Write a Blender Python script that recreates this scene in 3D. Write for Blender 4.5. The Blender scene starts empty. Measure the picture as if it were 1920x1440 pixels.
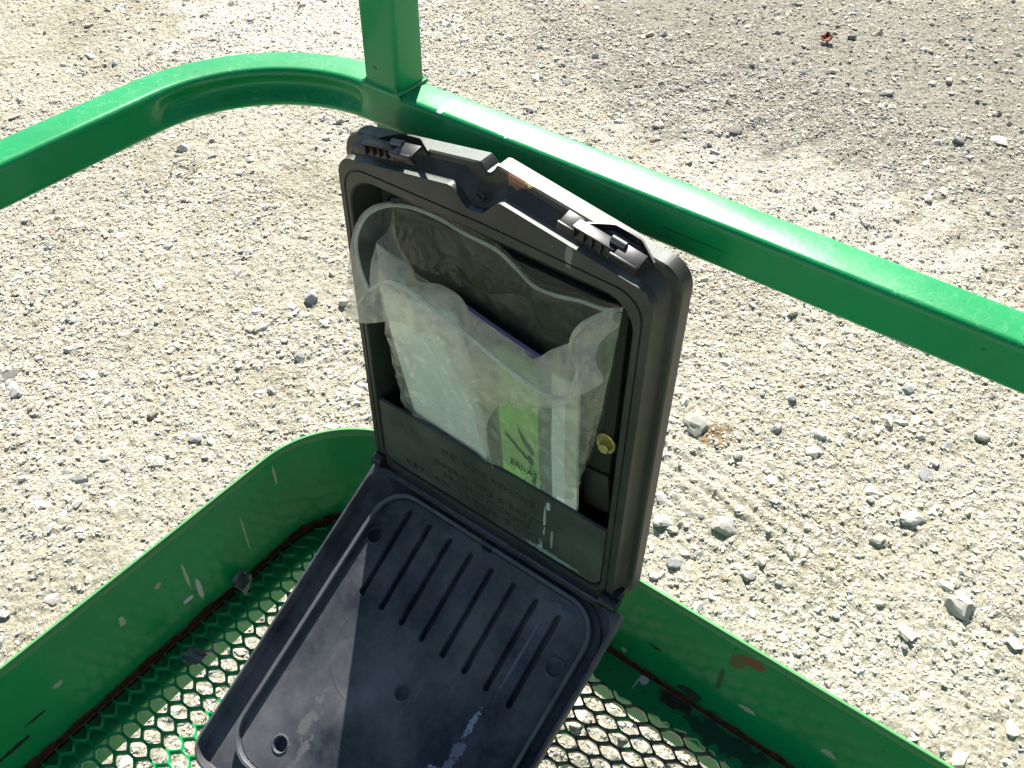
import bpy, bmesh, math, random
import numpy as np
from mathutils import Vector, Matrix

random.seed(7)
rng = np.random.default_rng(7)
scene = bpy.context.scene
COL = scene.collection

# ------------------------------------------------------------------ camera
CAM_LOC = Vector((0.4723, 0.6075, 0.9029))
CR = Vector((-0.596965, 0.802165, 0.0119)); CU = Vector((0.0, 0.0, 0.0)); CF = Vector((-0.574486, -0.427528, -0.697987))
CF.normalize()
_r = CF.cross(Vector((0, 0, 1))).normalized(); _u = _r.cross(CF)
ROLL = 0.0119
CR = (_r * math.cos(ROLL) + _u * math.sin(ROLL)).normalized()
CU = (-_r * math.sin(ROLL) + _u * math.cos(ROLL)).normalized()
camd = bpy.data.cameras.new('camera'); cam = bpy.data.objects.new('camera', camd); COL.objects.link(cam)
M = Matrix((CR, CU, -CF)).transposed().to_4x4(); M.translation = CAM_LOC
cam.matrix_world = M
camd.sensor_width = 36; camd.lens = 1773.7 / 1920 * 36
camd.clip_start = 0.01; camd.clip_end = 2000
scene.camera = cam

# ------------------------------------------------------------------ light
SUN = Vector((-0.90, -0.562, 0.99)).normalized()
elev = math.asin(SUN.z); azim = math.atan2(SUN.x, SUN.y)
w = bpy.data.worlds.new('World'); scene.world = w; w.use_nodes = True
nt = w.node_tree; bg = nt.nodes['Background']
sky = nt.nodes.new('ShaderNodeTexSky'); sky.sky_type = 'NISHITA'; sky.sun_disc = False
sky.sun_elevation = elev; sky.sun_rotation = azim
nt.links.new(sky.outputs[0], bg.inputs[0]); bg.inputs[1].default_value = 0.050
sd = bpy.data.lights.new('sun', 'SUN'); sun = bpy.data.objects.new('sun', sd); COL.objects.link(sun)
sd.energy = 5.0; sd.angle = math.radians(0.53); sd.color = (1.0, 0.955, 0.88)
sun.rotation_euler = SUN.to_track_quat('Z', 'Y').to_euler(); sun.location = (-3, -2, 5)
scene.view_settings.view_transform = 'Standard'; scene.view_settings.look = 'None'
scene.view_settings.gamma = 1; scene.view_settings.exposure = 1.42
scene.render.resolution_x = 1024; scene.render.resolution_y = 768
try:
    scene.cycles.transparent_max_bounces = 16; scene.cycles.max_bounces = 8
except Exception:
    pass

# ------------------------------------------------------------------ helpers
def link(name, me, mat=None, parent=None):
    o = bpy.data.objects.new(name, me); COL.objects.link(o)
    if mat is not None and len(me.materials) == 0: me.materials.append(mat)
    if parent is not None: o.parent = parent
    return o

def tag(o, label=None, cat=None, group=None, kind=None):
    if label: o['label'] = label
    if cat: o['category'] = cat
    if group: o['group'] = group
    if kind: o['kind'] = kind
    return o

def thing(name, label, cat, loc=(0, 0, 0), group=None):
    o = bpy.data.objects.new(name, None); COL.objects.link(o); o.empty_display_size = .05
    o.location = loc
    return tag(o, label, cat, group)

def mesh(name, verts, faces, smooth=False, auto=None):
    me = bpy.data.meshes.new(name); me.from_pydata([tuple(map(float, v)) for v in verts], [], faces); me.update()
    if smooth:
        me.polygons.foreach_set('use_smooth', [True] * len(me.polygons))
        if auto is not None: me.set_sharp_from_angle(angle=math.radians(auto))
    return me

def fast_mesh(name, V, F, smooth=False):
    """V (n,3) array, F (m,k) int array of equal-size faces"""
    me = bpy.data.meshes.new(name); n = len(V); m, k = F.shape
    me.vertices.add(n); me.vertices.foreach_set('co', np.asarray(V, np.float32).ravel())
    me.loops.add(m * k); me.loops.foreach_set('vertex_index', F.astype(np.int32).ravel())
    me.polygons.add(m); me.polygons.foreach_set('loop_start', np.arange(0, m * k, k, dtype=np.int32))
    me.polygons.foreach_set('use_smooth', np.full(m, smooth, dtype=bool))
    me.update(calc_edges=True); me.validate()
    return me

def loft(name, loops, mat, parent=None, closed=True, cap0=False, cap1=False, smooth=True, auto=30):
    n = len(loops[0]); V = [p for l in loops for p in l]; F = []
    for i in range(len(loops) - 1):
        for j in range(n if closed else n - 1):
            a = i * n + j; b = i * n + (j + 1) % n
            F.append((a, b, b + n, a + n))
    if cap0: F.append(tuple(range(n))[::-1])
    if cap1: F.append(tuple(range((len(loops) - 1) * n, len(loops) * n)))
    me = mesh(name, V, F, smooth, auto)
    bm = bmesh.new(); bm.from_mesh(me); bmesh.ops.recalc_face_normals(bm, faces=bm.faces); bm.to_mesh(me); bm.free()
    if smooth: me.set_sharp_from_angle(angle=math.radians(auto))
    return link(name, me, mat, parent)

def tube(name, pts, r, mat, parent=None, seg=8, ry=None, closed=False):
    pts = [Vector(p) for p in pts]; loops = []
    for i, p in enumerate(pts):
        a = pts[max(i - 1, 0)]; b = pts[min(i + 1, len(pts) - 1)]
        t = (b - a).normalized(); n = t.cross(Vector((0, 0, 1)))
        if n.length < 1e-3: n = t.cross(Vector((0, 1, 0)))
        n.normalize(); c = n.cross(t)
        rr = r[i] if isinstance(r, (list, tuple)) else r
        loops.append([p + n * rr * math.cos(2 * math.pi * k / seg) + c * rr * math.sin(2 * math.pi * k / seg) for k in range(seg)])
    return loft(name, loops, mat, parent, cap0=True, cap1=True)

def boxbm(bm, c, s, rot=None, bev=0.0):
    mt = Matrix.Translation(Vector(c)) @ (rot.to_4x4() if rot is not None else Matrix.Identity(4)) @ Matrix.Diagonal((s[0], s[1], s[2], 1))
    g = bmesh.ops.create_cube(bm, size=1.0, matrix=mt)
    if bev > 0:
        es = list({e for v in g['verts'] for e in v.link_edges})
        bmesh.ops.bevel(bm, geom=es, offset=bev, segments=2, affect='EDGES', profile=.5)

def bmobj(name, bm, mat, parent=None, smooth=True, auto=35):
    me = bpy.data.meshes.new(name); bm.to_mesh(me); bm.free()
    if smooth:
        me.polygons.foreach_set('use_smooth', [True] * len(me.polygons)); me.set_sharp_from_angle(angle=math.radians(auto))
    return link(name, me, mat, parent)

def smoothstep(x, a, b):
    t = np.clip((x - a) / (b - a), 0, 1); return t * t * (3 - 2 * t)

def vnoise(x, y, seed=0):
    x = np.asarray(x, float); y = np.asarray(y, float)
    xi = np.floor(x).astype(np.int64); yi = np.floor(y).astype(np.int64); fx = x - xi; fy = y - yi
    fx = fx * fx * (3 - 2 * fx); fy = fy * fy * (3 - 2 * fy)
    def h(a, b):
        n = (a * 374761393 + b * 668265263 + seed * 974711) & 0xffffffff
        n = ((n ^ (n >> 13)) * 1274126177) & 0xffffffff
        return ((n ^ (n >> 16)) & 0xffff) / 65535.0
    return (h(xi, yi) * (1 - fx) + h(xi + 1, yi) * fx) * (1 - fy) + (h(xi, yi + 1) * (1 - fx) + h(xi + 1, yi + 1) * fx) * fy

# ------------------------------------------------------------------ materials
class NT:
    def __init__(s, name):
        s.m = bpy.data.materials.new(name); s.m.use_nodes = True; s.t = s.m.node_tree
        s.b = s.t.nodes['Principled BSDF']; s.out = s.t.nodes['Material Output']
    def n(s, typ, **kw):
        nd = s.t.nodes.new(typ)
        for k, v in kw.items():
            if k.startswith('i_'):
                key = k[2:]; key = int(key) if key.isdigit() else key.replace('_', ' ')
                nd.inputs[key].default_value = v
            else: setattr(nd, k, v)
        return nd
    def l(s, a, b): s.t.links.new(a, b)
    def ramp(s, fac, stops, interp='LINEAR'):
        r = s.n('ShaderNodeValToRGB'); r.color_ramp.interpolation = interp
        e = r.color_ramp.elements
        while len(e) < len(stops): e.new(.5)
        for k, (p, c) in enumerate(stops): e[k].position = p; e[k].color = (*c, 1) if len(c) == 3 else c
        s.l(fac, r.inputs[0]); return r
    def mix(s, fac, a, b):
        m = s.n('ShaderNodeMix', data_type='RGBA')
        for v, i in ((fac, 0), (a, 6), (b, 7)):
            if hasattr(v, 'is_output'): s.l(v, m.inputs[i])
            elif i == 0: m.inputs[0].default_value = v
            else: m.inputs[i].default_value = (*v, 1)
        return m.outputs[2]
    def math(s, op, a, b=None, clamp=False):
        m = s.n('ShaderNodeMath', operation=op); m.use_clamp = clamp
        for v, i in ((a, 0), (b, 1)):
            if v is None: continue
            if hasattr(v, 'is_output'): s.l(v, m.inputs[i])
            else: m.inputs[i].default_value = v
        return m.outputs[0]
    def noise(s, scale, detail=4, rough=.55, vec=None, dist=0):
        n = s.n('ShaderNodeTexNoise'); n.inputs['Scale'].default_value = scale
        n.inputs['Detail'].default_value = detail; n.inputs['Roughness'].default_value = rough; n.inputs['Distortion'].default_value = dist
        if vec is not None: s.l(vec, n.inputs['Vector'])
        return n.outputs[0]
    def bump(s, h, strength, dist, prev=None):
        b = s.n('ShaderNodeBump'); b.inputs['Strength'].default_value = strength; b.inputs['Distance'].default_value = dist
        s.l(h, b.inputs['Height'])
        if prev is not None: s.l(prev, b.inputs['Normal'])
        return b.outputs[0]
    def coord(s, which='Object'):
        return s.n('ShaderNodeTexCoord').outputs[which]
    def blob(s, vec, c, size, rough=.5, nscale=200):
        """mask 1 inside a ragged ellipsoid centred c with radii size"""
        mp = s.n('ShaderNodeMapping', vector_type='POINT')
        sc = [1 / max(v, 1e-5) for v in size]
        mp.inputs['Location'].default_value = [-c[i] * sc[i] for i in range(3)]
        mp.inputs['Scale'].default_value = sc
        s.l(vec, mp.inputs['Vector'])
        ln = s.n('ShaderNodeVectorMath', operation='LENGTH'); s.l(mp.outputs[0], ln.inputs[0])
        nz = s.noise(nscale, 3, .6, vec)
        d = s.math('ADD', ln.outputs['Value'], s.math('MULTIPLY', s.math('SUBTRACT', nz, .5), rough * 4))
        return s.math('MULTIPLY', s.math('SUBTRACT', 1.0, d), 6, clamp=True)

def simple(name, col, rough=.5, metal=0, bumps=None, spec=None, var=0.0, vscale=30):
    m = NT(name); b = m.b
    b.inputs['Base Color'].default_value = (*col, 1); b.inputs['Roughness'].default_value = rough; b.inputs['Metallic'].default_value = metal
    v = m.coord()
    if spec is not None: b.inputs['Specular IOR Level'].default_value = spec
    if var:
        n = m.noise(vscale, 6, .6, v)
        r = m.ramp(n, [(.3, tuple(c * (1 - var) for c in col)), (.7, tuple(min(1, c * (1 + var)) for c in col))])
        m.l(r.outputs[0], b.inputs['Base Color'])
    if bumps:
        m.l(m.bump(m.noise(bumps[0], 4, .6, v), bumps[1], bumps[2]), b.inputs['Normal'])
    return m.m

GREEN = (0.004, 0.235, 0.075)
def green_paint(name, blobs=(), chips=True, wet=True, rough=.33, rust_low=None, coat=.20, spec=.32, dustk=.07):
    m = NT(name); b = m.b; v = m.coord('Object')
    n1 = m.noise(9, 5, .6, v)
    col = m.ramp(n1, [(.3, (0.000, .215, .058)), (.7, (0.000, .262, .076))]).outputs[0]
    # dusty film
    dust = m.ramp(m.noise(23, 8, .7, v), [(.48, (0, 0, 0)), (.80, (dustk * 1.5,) * 3)]).outputs[0]
    col = m.mix(dust, col, (.20, .26, .16))
    # fine light scuffs
    mp = m.n('ShaderNodeMapping'); mp.inputs['Scale'].default_value = (14, 60, 90); mp.inputs['Rotation'].default_value = (.4, .5, .9)
    m.l(v, mp.inputs[0])
    sc = m.ramp(m.noise(6, 6, .75, mp.outputs[0], 1.5), [(.69, (0, 0, 0)), (.76, (.38, .38, .38))]).outputs[0]
    col = m.mix(sc, col, (.26, .40, .27))
    if chips:
        ch = m.ramp(m.noise(150, 2, .5, v, .6), [(.745, (0, 0, 0)), (.76, (1, 1, 1))]).outputs[0]
        col = m.mix(ch, col, (.012, .02, .014))
    rr = m.math('ADD', m.math('MULTIPLY', n1, .14), rough - .07)
    if wet:   # dried water rings
        vo = m.n('ShaderNodeTexVoronoi', feature='DISTANCE_TO_EDGE'); vo.inputs['Scale'].default_value = 95
        dn = m.n('ShaderNodeTexNoise'); dn.inputs['Scale'].default_value = 60; m.l(v, dn.inputs['Vector'])
        ad = m.n('ShaderNodeVectorMath', operation='MULTIPLY_ADD'); m.l(dn.outputs['Color'], ad.inputs[0]); ad.inputs[1].default_value = (.03, .03, .03); m.l(v, ad.inputs[2])
        m.l(ad.outputs[0], vo.inputs['Vector'])
        ring = m.ramp(vo.outputs['Distance'], [(.0, (1, 1, 1)), (.030, (0, 0, 0))]).outputs[0]
        ge = m.n('ShaderNodeNewGeometry'); sz = m.n('ShaderNodeSeparateXYZ'); m.l(ge.outputs['True Normal'], sz.inputs[0])
        ring = m.math('MULTIPLY', ring, m.math('GREATER_THAN', sz.outputs[2], .6))
        ring = m.math('MULTIPLY', ring, m.ramp(m.noise(18, 4, .6, v), [(.40, (0, 0, 0)), (.62, (.34, .34, .34))]).outputs[0])
        col = m.mix(ring, col, (.30, .55, .38))
    for (c, s, k, rg, ns) in blobs:
        col = m.mix(m.blob(v, c, s, rg, ns), col, k)
    if rust_low is not None:
        sz2 = m.n('ShaderNodeSeparateXYZ'); m.l(v, sz2.inputs[0])
        band = m.math('MULTIPLY', m.math('SUBTRACT', m.math('ADD', sz2.outputs[2], m.math('MULTIPLY', m.noise(60, 5, .7, v), .006)), .1432), 260, clamp=True)
        col = m.mix(m.math('MULTIPLY', band, .55), col, (.13, .27, .11))
        sx = m.n('ShaderNodeSeparateXYZ'); m.l(v, sx.inputs[0])
        lo = m.math('ADD', sx.outputs[2], m.math('MULTIPLY', m.noise(40, 5, .7, v), -.022))
        k = m.math('MULTIPLY', m.math('SUBTRACT', rust_low, lo), 160, clamp=True)
        rc = m.ramp(m.noise(120, 4, .6, v), [(.35, (.018, .012, .008)), (.65, (.10, .035, .012))]).outputs[0]
        col = m.mix(k, col, rc)
        rr = m.math('ADD', rr, m.math('MULTIPLY', k, .4))
    m.l(col, b.inputs['Base Color']); m.l(rr, b.inputs['Roughness'])
    nb = m.bump(m.noise(260, 3, .5, v), .10, .0008)
    nb = m.bump(m.noise(28, 2, .5, v), .10, .004, nb)
    m.l(nb, b.inputs['Normal'])
    b.inputs['Coat Weight'].default_value = coat; b.inputs['Specular IOR Level'].default_value = spec; b.inputs['Coat Roughness'].default_value = .12
    return m.m

WHITE_CHIP = (.55, .55, .48); RUST = (.22, .075, .022); DARK = (.012, .014, .012); PALE = (.30, .36, .24)
rail_blobs = [((0, .531, .513), (.01, .006, .010), (.12, .17, .09), .25, 300), ((0, .548, .520), (.01, .010, .0015), (.01, .06, .02), .2, 300),
              ((0, .556, .500), (.02, .012, .008), (.09, .20, .09), .3, 200), ((0, .40, .545), (.01, .028, .0006), (.004, .07, .025), .3, 300),
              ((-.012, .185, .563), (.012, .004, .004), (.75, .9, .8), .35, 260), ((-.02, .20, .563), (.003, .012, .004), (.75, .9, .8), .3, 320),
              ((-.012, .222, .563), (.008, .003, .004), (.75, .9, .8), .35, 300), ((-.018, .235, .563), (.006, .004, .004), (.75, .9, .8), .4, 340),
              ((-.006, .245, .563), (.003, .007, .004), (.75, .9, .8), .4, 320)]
M_RAIL = green_paint('green_enamel_rail', rail_blobs, rough=.31)
M_POST = green_paint('green_enamel_post', wet=False)
toe_blobs = [((-.0095, .524, .129), (.01, .013, .008), (.20, .075, .025), .25, 130), ((-.0095, .510, .118), (.01, .009, .013), (.10, .11, .035), .3, 150),
             ((-.0095, .431, .0594), (.01, .009, .0022), DARK, .35, 260), ((-.0095, .398, .0212), (.01, .004, .005), PALE, .25, 220),
             ((-.0095, .533, .053), (.01, .010, .004), (.36, .40, .28), .35, 200), ((-.0095, .613, .064), (.01, .007, .005), (.30, .34, .22), .3, 200),
             ((-.0095, .475, .020), (.010, .014, .009), (.03, .06, .03), .45, 90), ((-.0095, .50, .075), (.01, .003, .022), (.02, .08, .035), .2, 300),
             ((.2165, .0087, .046), (.003, .01, .020), WHITE_CHIP, .22, 260), ((.225, .0087, .080), (.0018, .01, .022), (.40, .42, .33), .25, 260),
             ((.232, .0087, .045), (.007, .01, .0035), WHITE_CHIP, .3, 260), ((.255, .0087, .098), (.004, .01, .004), (.35, .33, .22), .3, 260),
             ((.432, .0087, .045), (.020, .01, .0035), DARK, .45, 160), ((.405, .0087, .060), (.012, .01, .002), DARK, .3, 200),
             ((.375, .0087, .078), (.006, .01, .0035), PALE, .3, 260), ((.30, .0087, .090), (.003, .01, .008), (.34, .38, .27), .4, 300),
             ((.148, .0087, .07), (.0012, .01, .030), (.34, .38, .27), .15, 300), ((.095, .009, .118), (.0016, .012, .016), (.40, .42, .30), .2, 300)]
M_TOE = green_paint('green_enamel_toe_board', toe_blobs, wet=False, rough=.46, coat=.14, spec=.12, dustk=.03, rust_low=.004)
M_TUBE = green_paint('green_enamel_frame_tube', wet=False, rough=.45)
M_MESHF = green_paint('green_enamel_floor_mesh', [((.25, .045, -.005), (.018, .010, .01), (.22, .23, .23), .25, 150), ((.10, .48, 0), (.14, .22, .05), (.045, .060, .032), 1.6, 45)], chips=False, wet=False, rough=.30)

def plastic(name, base=(.022, .023, .022), dust=(.12, .125, .10), amount=.35, rough=.48, scale=8, bump=.25, blobs=(), scratches=True, grain=900, top=None, spec=.5):
    m = NT(name); b = m.b; v = m.coord('Object'); b.inputs['Specular IOR Level'].default_value = spec
    n1 = m.noise(scale, 8, .68, v)
    f = m.ramp(n1, [(.38, (0, 0, 0)), (.75, (amount,) * 3)]).outputs[0]
    col = m.mix(f, base, dust)
    f2 = m.ramp(m.noise(scale * 9, 6, .75, v), [(.58, (0, 0, 0)), (.85, (amount * .3,) * 3)]).outputs[0]
    col = m.mix(f2, col, dust)
    if scratches:
        mp = m.n('ShaderNodeMapping'); mp.inputs['Scale'].default_value = (90, 11, 30); mp.inputs['Rotation'].default_value = (.2, .3, .75)
        m.l(v, mp.inputs[0])
        s = m.ramp(m.noise(5, 5, .7, mp.outputs[0], 1.2), [(.68, (0, 0, 0)), (.74, (.22,) * 3)]).outputs[0]
        col = m.mix(s, col, (.20, .20, .20))
    if top is not None:      # upward faces painted paler for the sunlit top, with chalky dust mottling
        ge = m.n('ShaderNodeNewGeometry'); sx = m.n('ShaderNodeSeparateXYZ'); m.l(ge.outputs['True Normal'], sx.inputs[0])
        k = m.math('MULTIPLY', m.math('SUBTRACT', sx.outputs[2], .955), 40, clamp=True)
        k = m.math('MULTIPLY', k, m.ramp(m.noise(60, 6, .75, v), [(.30, (.35,) * 3), (.65, (1, 1, 1))]).outputs[0])
        col = m.mix(k, col, top)
    for (c, s, k, rg, ns) in blobs:
        col = m.mix(m.blob(v, c, s, rg, ns), col, k)
    m.l(col, b.inputs['Base Color'])
    m.l(m.math('ADD', m.math('MULTIPLY', n1, .25), rough - .12), b.inputs['Roughness'])
    nb = m.bump(m.noise(grain, 2, .5, v), bump, .0004)
    m.l(nb, b.inputs['Normal'])
    return m.m
box_blobs = [((.051, .333, .268), (.01, .0022, .006), (.40, .48, .42), .35, 400), ((.051, .330, .245), (.01, .0014, .022), (.34, .42, .36), .35, 420),
             ((.051, .3265, .208), (.01, .0026, .009), (.36, .44, .40), .35, 420), ((.051, .3385, .226), (.01, .0014, .014), (.24, .30, .26), .2, 300),
             ((.051, .34, .203), (.01, .03, .003), (.20, .27, .24), .6, 200), ((.051, .339, .535), (.01, .003, .012), (.16, .17, .14), .35, 300),
             ((.03, .285, .566), (.012, .010, .01), (.26, .12, .05), .5, 160), ((.03, .296, .563), (.006, .007, .01), (.55, .40, .18), .45, 200)]
M_BOX = plastic('weathered_black_plastic', (.019, .020, .016), (.125, .125, .110), .42, .52, 9, .35, box_blobs, top=(.12, .145, .125))
M_PANEL = plastic('dusty_black_plastic', (.028, .033, .028), (.14, .16, .125), .6, .55, 11, .2, box_blobs[:5])
M_CAV = plastic('dark_plastic_inside', (.012, .014, .011), (.05, .055, .040), .4, .6, 9, .2, scratches=False)
M_LATCH = plastic('black_latch_plastic', (.008, .008, .010), (.07, .07, .065), .22, .42, 30, .12, scratches=False)
lid_blobs = [((.185, .2225, .0), (.030, .006, .02), (.15, .15, .20), .6, 110), ((.150, .2205, 0), (.014, .004, .02), (.26, .28, .36), .6, 240),
             ((.205, .212, 0), (.010, .008, .02), (.24, .26, .34), .6, 220), ((.020, .240, 0), (.004, .022, .02), (.07, .08, .11), .7, 220),
             ((.075, .2265, 0), (.052, .0016, .02), (.13, .14, .18), .15, 300),
             ((.155, .163, 0), (.012, .0015, .02), (.16, .12, .08), .5, 220),
             ((.235, .085, 0), (.02, .006, .02), (.12, .12, .125), 1.2, 90), ((.262, .095, 0), (.02, .004, .02), (.11, .11, .115), 1.2, 120)]
M_LID = plastic('scuffed_navy_black_plastic', (.019, .023, .034), (.25, .25, .255), .72, .50, 6, .12, lid_blobs, grain=500, spec=.22)
M_GASK = simple('gasket_rib', (.085, .095, .105), .6, var=.3)
M_BRASS = simple('yellow_zinc_bolt', (.55, .47, .16), .42, .55, bumps=(400, .2, .001), var=.25, vscale=300)

# ------------------------------------------------------------------ ground
def ground_height(x, y):
    h = 0.010 * (vnoise(x * 3.1, y * 3.1, 1) - .5) + 0.005 * (vnoise(x * 9, y * 9, 2) - .5)
    h += 0.0040 * (vnoise(x * 31, y * 31, 3) - .5) + .0050 * (vnoise(x * 75, y * 75, 4) - .5) + .0050 * (vnoise(x * 150, y * 150, 9) - .5)
    # tyre tread ruts, seen beside the case and beyond the rail
    d = (x + .60) * .98 - (y - .29) * .2; t = (x + .60) * .2 + (y - .29) * .98
    msk = np.exp(-(d / .10) ** 2) * np.exp(-(t / .22) ** 4)
    h += msk * .0028 * np.sin(d * 2 * math.pi / .030)
    d2 = (x + 1.75) * .35 + (y + .1) * .94; t2 = (x + 1.75) * .94 - (y + .1) * .35
    m2 = np.exp(-(t2 / .22) ** 2) * np.exp(-(d2 / .8) ** 4)
    h += m2 * .0028 * np.clip(np.sin(d2 * 2 * math.pi / .13) * 2, -1, 1)
    return h
GZ = -0.40
def axis(lo, hi, step, far):
    core = np.arange(lo, hi + step / 2, step); g = []; s = step * 2; v = 0
    while v < far: s *= 1.35; v += s; g.append(v)
    g = np.array(g); return np.concatenate([(lo - g)[::-1], core, hi + g])
gx = axis(-3.6, .8, .0042, 300); gy = axis(-3.0, 1.5, .0042, 300)
X, Y = np.meshgrid(gx, gy, indexing='ij')
Z = GZ + ground_height(X, Y)
V = np.stack([X.ravel(), Y.ravel(), Z.ravel()], 1)
nx, ny = X.shape
I = np.arange(nx * ny).reshape(nx, ny)
F = np.stack([I[:-1, :-1].ravel(), I[1:, :-1].ravel(), I[1:, 1:].ravel(), I[:-1, 1:].ravel()], 1)
m = NT('packed_gravel_dust'); v = m.coord('Object')
c = m.ramp(m.noise(3.5, 8, .7, v), [(.28, (.42, .375, .265)), (.50, (.59, .55, .425)), (.75, (.70, .67, .56))]).outputs[0]
g = m.ramp(m.noise(160, 6, .8, v), [(.34, (.30, .28, .23)), (.52, (1, 1, 1))]).outputs[0]
mm = m.n('ShaderNodeMix', data_type='RGBA', blend_type='MULTIPLY'); mm.inputs[0].default_value = .75; m.l(c, mm.inputs[6]); m.l(g, mm.inputs[7])
c = mm.outputs[2]
sp = m.ramp(m.noise(330, 3, .6, v), [(.60, (0, 0, 0)), (.68, (.7, .7, .7))]).outputs[0]
c = m.mix(sp, c, (.66, .66, .63))
gz = m.blob(v, (-2.40, -.25, GZ), (.85, 1.15, .5), .35, 5)
c = m.mix(m.math('MULTIPLY', gz, .62), c, (.27, .26, .22))
c = m.mix(m.math('MULTIPLY', m.blob(v, (-1.50, -.02, GZ), (.30, .5, .5), .6, 8), .5), c, (.74, .71, .62))
c = m.mix(m.math('MULTIPLY', m.blob(v, (-1.6, -1.75, GZ), (.45, .45, .5), .5, 6), .7), c, (.76, .73, .66))
c = m.mix(m.blob(v, (-.72, .20, GZ), (.035, .035, .2), .5, 40), c, (.36, .27, .16))
c = m.mix(m.blob(v, (-1.1, -.50, GZ), (.06, .05, .2), .6, 30), c, (.42, .32, .17))
m.l(c, m.b.inputs['Base Color']); m.b.inputs['Roughness'].default_value = .9; m.b.inputs['Specular IOR Level'].default_value = .25
vo = m.n('ShaderNodeTexVoronoi', feature='F1'); vo.inputs['Scale'].default_value = 150; m.l(v, vo.inputs['Vector'])
nb = m.bump(m.noise(95, 8, .8, v), .8, .016); nb = m.bump(vo.outputs['Distance'], 1.0, -.006, nb); nb = m.bump(m.noise(420, 4, .7, v), 1.0, .004, nb)
m.l(nb, m.b.inputs['Normal'])
ground = link('gravel_ground', fast_mesh('gravel_ground', V, F, True), m.m)
tag(ground, 'pale dusty packed gravel ground around the platform', kind='structure')

# loose gravel: one uncountable mass of angular chips
def ico():
    t = (1 + 5 ** .5) / 2
    v = np.array([(-1, t, 0), (1, t, 0), (-1, -t, 0), (1, -t, 0), (0, -1, t), (0, 1, t), (0, -1, -t), (0, 1, -t), (t, 0, -1), (t, 0, 1), (-t, 0, -1), (-t, 0, 1)], float)
    v /= np.linalg.norm(v[0])
    f = np.array([(0, 11, 5), (0, 5, 1), (0, 1, 7), (0, 7, 10), (0, 10, 11), (1, 5, 9), (5, 11, 4), (11, 10, 2), (10, 7, 6), (7, 1, 8), (3, 9, 4), (3, 4, 2), (3, 2, 6), (3, 6, 8), (3, 8, 9), (4, 9, 5), (2, 4, 11), (6, 2, 10), (8, 6, 7), (9, 8, 1)])
    return v, f
IV, IF = ico()
def stone_tint(n, r):
    pal = np.array([(.70, .67, .58), (.64, .58, .44), (.56, .54, .47), (.34, .35, .35), (.24, .26, .28), (.40, .36, .29), (.36, .20, .12)])
    pr = np.array([.31, .20, .18, .15, .08, .075, .005]); k = r.choice(len(pal), n, p=pr / pr.sum())
    return np.clip(pal[k] * r.uniform(.82, 1.12, (n, 1)), 0, .8)
def grey_zone(x, y):
    return np.clip(np.exp(-((x + 2.35) / .55) ** 2 - ((y + .25) / .75) ** 2) * 1.3, 0, 1)
def packed_zone(x, y):
    a = np.exp(-((x + 1.55) / .28) ** 2 - ((y + .02) / .42) ** 2); b = np.exp(-((x + 1.6) / .3) ** 2 - ((y + 1.75) / .3) ** 2); c = np.exp(-((x + .62) / .12) ** 2 - ((y - .29) / .2) ** 2)
    return np.clip(a + b + c, 0, 1)
def scatter(N, rmin, rmax, power, bounds, r):
    x = r.uniform(bounds[0], bounds[1], N); y = r.uniform(bounds[2], bounds[3], N)
    # keep the part of the ground the platform corner looks at, widely
    dx, dy = x - .47, y - .61
    ang = np.arctan2(dy, dx); keep = (ang < math.radians(-95)) | (ang > math.radians(160))
    dens = vnoise(x * 2.2, y * 2.2, 21) * .5 + vnoise(x * 7, y * 7, 22) * .5 + .25 * grey_zone(x, y) - .3 * packed_zone(x, y)
    keep &= r.uniform(0, 1, N) < np.clip(dens * 2.0 - .30, .28, 1)
    x, y = x[keep], y[keep]; n = len(x)
    u = r.uniform(0, 1, n); s = (rmin ** (1 - power) + u * (rmax ** (1 - power) - rmin ** (1 - power))) ** (1 / (1 - power))
    z = GZ + ground_height(x, y)
    P = IV[None] * r.uniform(.68, 1.22, (n, 12, 1)) + r.normal(0, .10, (n, 12, 3))
    P *= np.stack([r.uniform(.75, 1.35, n), r.uniform(.6, 1.0, n), r.uniform(.30, .72, n)], 1)[:, None, :]
    a = r.uniform(0, 2 * math.pi, n); ca, sa = np.cos(a)[:, None], np.sin(a)[:, None]
    t = r.normal(0, .35, n); ct, st = np.cos(t)[:, None], np.sin(t)[:, None]
    py = P[:, :, 1] * ct - P[:, :, 2] * st; pz = P[:, :, 1] * st + P[:, :, 2] * ct
    qx = P[:, :, 0] * ca - py * sa; qy = P[:, :, 0] * sa + py * ca
    Q = np.stack([qx, qy, pz], 2) * s[:, None, None]
    Q += np.stack([x, y, z + s * r.uniform(-.22, .20, n)], 1)[:, None, :]
    F = IF[None] + (np.arange(n) * 12)[:, None, None]
    return Q.reshape(-1, 3), F.reshape(-1, 3), np.repeat(stone_tint(n, r) * (1 - .38 * grey_zone(x, y)[:, None] * r.uniform(.4, 1.2, (n, 1))), 12, axis=0)
parts = [scatter(330000, .0016, .0048, 2.3, (-2.2, .75, -1.9, 1.3), rng),
         scatter(75000, .0026, .0075, 2.5, (-3.6, .2, -3.0, 1.8), rng),
         scatter(15000, .0050, .0170, 2.6, (-3.6, .75, -3.0, 1.8), rng)]
VV = []; FF = []; CC = []; off = 0
for a, b_, c_ in parts: VV.append(a); FF.append(b_ + off); CC.append(c_); off += len(a)
VV = np.concatenate(VV); FF = np.concatenate(FF); CC = np.concatenate(CC)
me = fast_mesh('loose_gravel', VV, FF, False)
at = me.color_attributes.new('tint', 'FLOAT_COLOR', 'POINT')
at.data.foreach_set('color', np.concatenate([CC, np.ones((len(CC), 1))], 1).astype(np.float32).ravel())
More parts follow.
